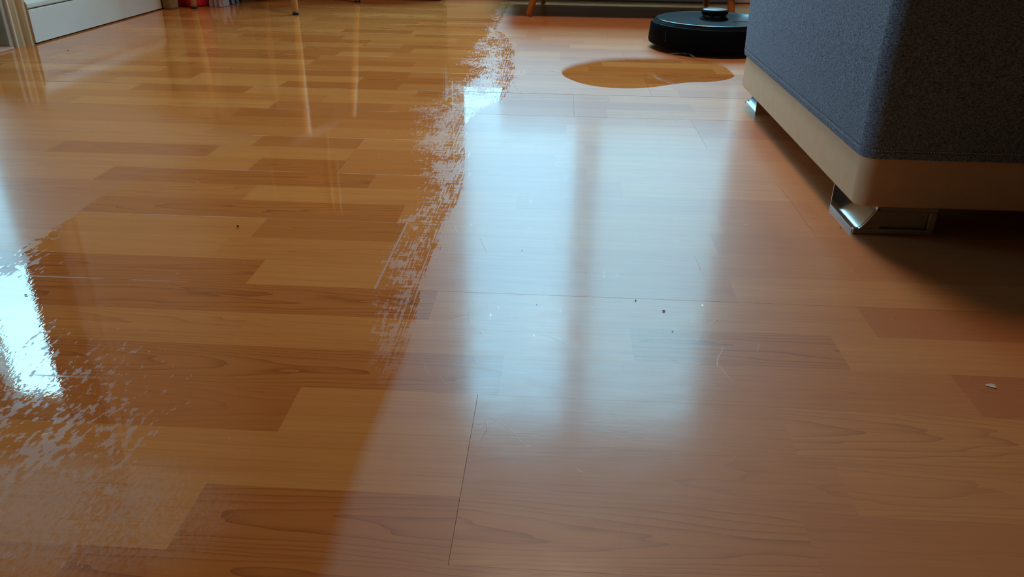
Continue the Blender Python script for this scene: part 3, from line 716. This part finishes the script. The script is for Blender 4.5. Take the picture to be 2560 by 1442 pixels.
for s_ in (-1, 1):
    cu = []
    bm = bmesh.new(); prev = None
    for i in range(17):
        a_ = PI * i / 16; p = Vector((.035 * math.cos(a_), s_ * .022, .225 + .075 * math.sin(a_)))
        rg = [bm.verts.new(p + Vector((math.cos(a_) * .004 * math.cos(b_), .007 * math.sin(b_), math.sin(a_) * .004 * math.cos(b_)))) for b_ in [2 * PI * k / 8 for k in range(8)]]
        if prev:
            for k in range(8): bm.faces.new((prev[k], prev[(k + 1) % 8], rg[(k + 1) % 8], rg[k]))
        prev = rg
    bobj('strap', bm, M_RED, bag, smooth=True)

def crumpled(name, x0, x1, y0, y1, h, mat, parent, seed, nx=22, ny=16):
    rr = random.Random(seed); ph = [(rr.uniform(8, 30), rr.uniform(8, 30), rr.uniform(0, 6)) for _ in range(5)]
    bm = bmesh.new(); G = []
    for i in range(nx + 1):
        row = []
        for j in range(ny + 1):
            u, v = i / nx, j / ny
            e_ = min(1, 6 * min(u, 1 - u, v, 1 - v)) ** .6
            z = h * e_ * (.62 + .38 * sum(math.sin(a_ * u * 1.3 + b_ * v + c_) for a_, b_, c_ in ph) / 3) + .001
            wx = .006 * math.sin(v * 17 + seed); wy = .006 * math.sin(u * 19 + seed)
            row.append(bm.verts.new((x0 + (x1 - x0) * u + wx, y0 + (y1 - y0) * v + wy, max(.001, z))))
        G.append(row)
    for i in range(nx):
        for j in range(ny): bm.faces.new((G[i][j], G[i + 1][j], G[i + 1][j + 1], G[i][j + 1]))
    return bobj(name, bm, mat, parent, smooth=True)
cl = thing('cloth_pile', 'crumpled pale pink and dark plum cloth on the floor beside the red bag', 'cloth', (-1.262, 3.085, 0))
crumpled('pink_cloth', -.035, .020, -.085, .06, .065, M_PINK, cl, 3)['label'] = 'pale pink crumpled cloth'
crumpled('plum_cloth', -.028, .018, -.030, .10, .075, M_NAVY, cl, 5)['label'] = 'dark plum crumpled cloth'
cur = thing('storage_bag', 'narrow olive-beige soft bag between the end of the white skirting and the red bag', 'bag', (-1.405, 2.935, 0))
bm = bmesh.new(); pts = rounded_rect(-.026, .014, -.030, .030, .012, 5); R_ = []
for z, s_ in [(.0005, .9), (.006, 1.0), (.10, 1.02), (.22, .98), (.33, .9), (.36, .7)]:
    R_.append([bm.verts.new((x * s_ + .0015 * math.sin(y * 200 + z * 50), y * s_, z)) for x, y in pts])
for k in range(len(R_) - 1):
    for i in range(len(pts)): j = (i + 1) % len(pts); bm.faces.new((R_[k][i], R_[k][j], R_[k + 1][j], R_[k + 1][i]))
bm.faces.new(R_[0]); bm.faces.new(R_[-1]); bobj('bag_body', bm, M_OLIVE, cur, smooth=True)
box('fold_over', -.024, .013, -.027, .027, .33, .365, M_OLIVE, cur, bev=.006)

# unseen body made up to go with the added fill light
cl_ = thing('added_fill_panel', 'added square fill light panel, unseen above the laminate floor', 'lamp', (.05, 2.12, 2.40))
box('housing', -.27, .27, -.27, .27, -.02, .10, M_WHITE, cl_, bev=.005)

# ------------------------------------------------------------------ crumbs and flakes
def crumb(x, y, r_, mat, label, cat='crumb', flat=.5, name='crumb', seed=0, el=1.0):
    rr = random.Random(seed); bm = bmesh.new(); bmesh.ops.create_icosphere(bm, subdivisions=1, radius=1)
    for v in bm.verts:
        k = rr.uniform(.65, 1.2); v.co = Vector((v.co.x * r_ * k * el, v.co.y * r_ * k, max(0, (v.co.z + .8) * r_ * flat * k)))
    o = bobj(name, bm, mat, loc=(x, y, 0.0004)); return tag(o, label, cat)
crumb(.091, .746, .0011, M_CRUMB, 'dark crumb on the pale window reflection, the left one of the close pair', seed=1)
crumb(.118, .724, .0013, M_CRUMB, 'larger dark crumb on the window reflection, the right one of the close pair', seed=2, el=1.5)
crumb(.122, .682, .0008, M_CRUMB, 'tiny dark crumb below the close pair of crumbs', seed=3)
crumb(-.399, .909, .0016, M_CRUMB, 'dark fleck alone on the wet orange lane at left', seed=4, flat=1.2)
crumb(-.549, .705, .0011, M_CRUMB, 'dark speck in the bright narrow reflection at far left', seed=5, el=1.6)
crumb(-1.298, 2.074, .0022, M_CRUMB, 'dark speck on the floor in front of the white skirting board', seed=6)
crumb(-.013, .728, .0008, M_CRUMB, 'small dark speck on the window reflection left of the dim middle stripe', seed=7)
crumb(.3745, .975, .0011, M_CRUMB, 'dark crumb beside the near chrome foot of the ottoman', seed=8)
crumb(.392, .607, .0042, M_FLAKE, 'whitish dried paint flake on the floor near the right edge', 'flake', .06, 'paint_flake', seed=9, el=1.3)
crumb(-.035, .866, .0007, M_CRUMB, 'tiny speck on the upper left of the window reflection', seed=10)
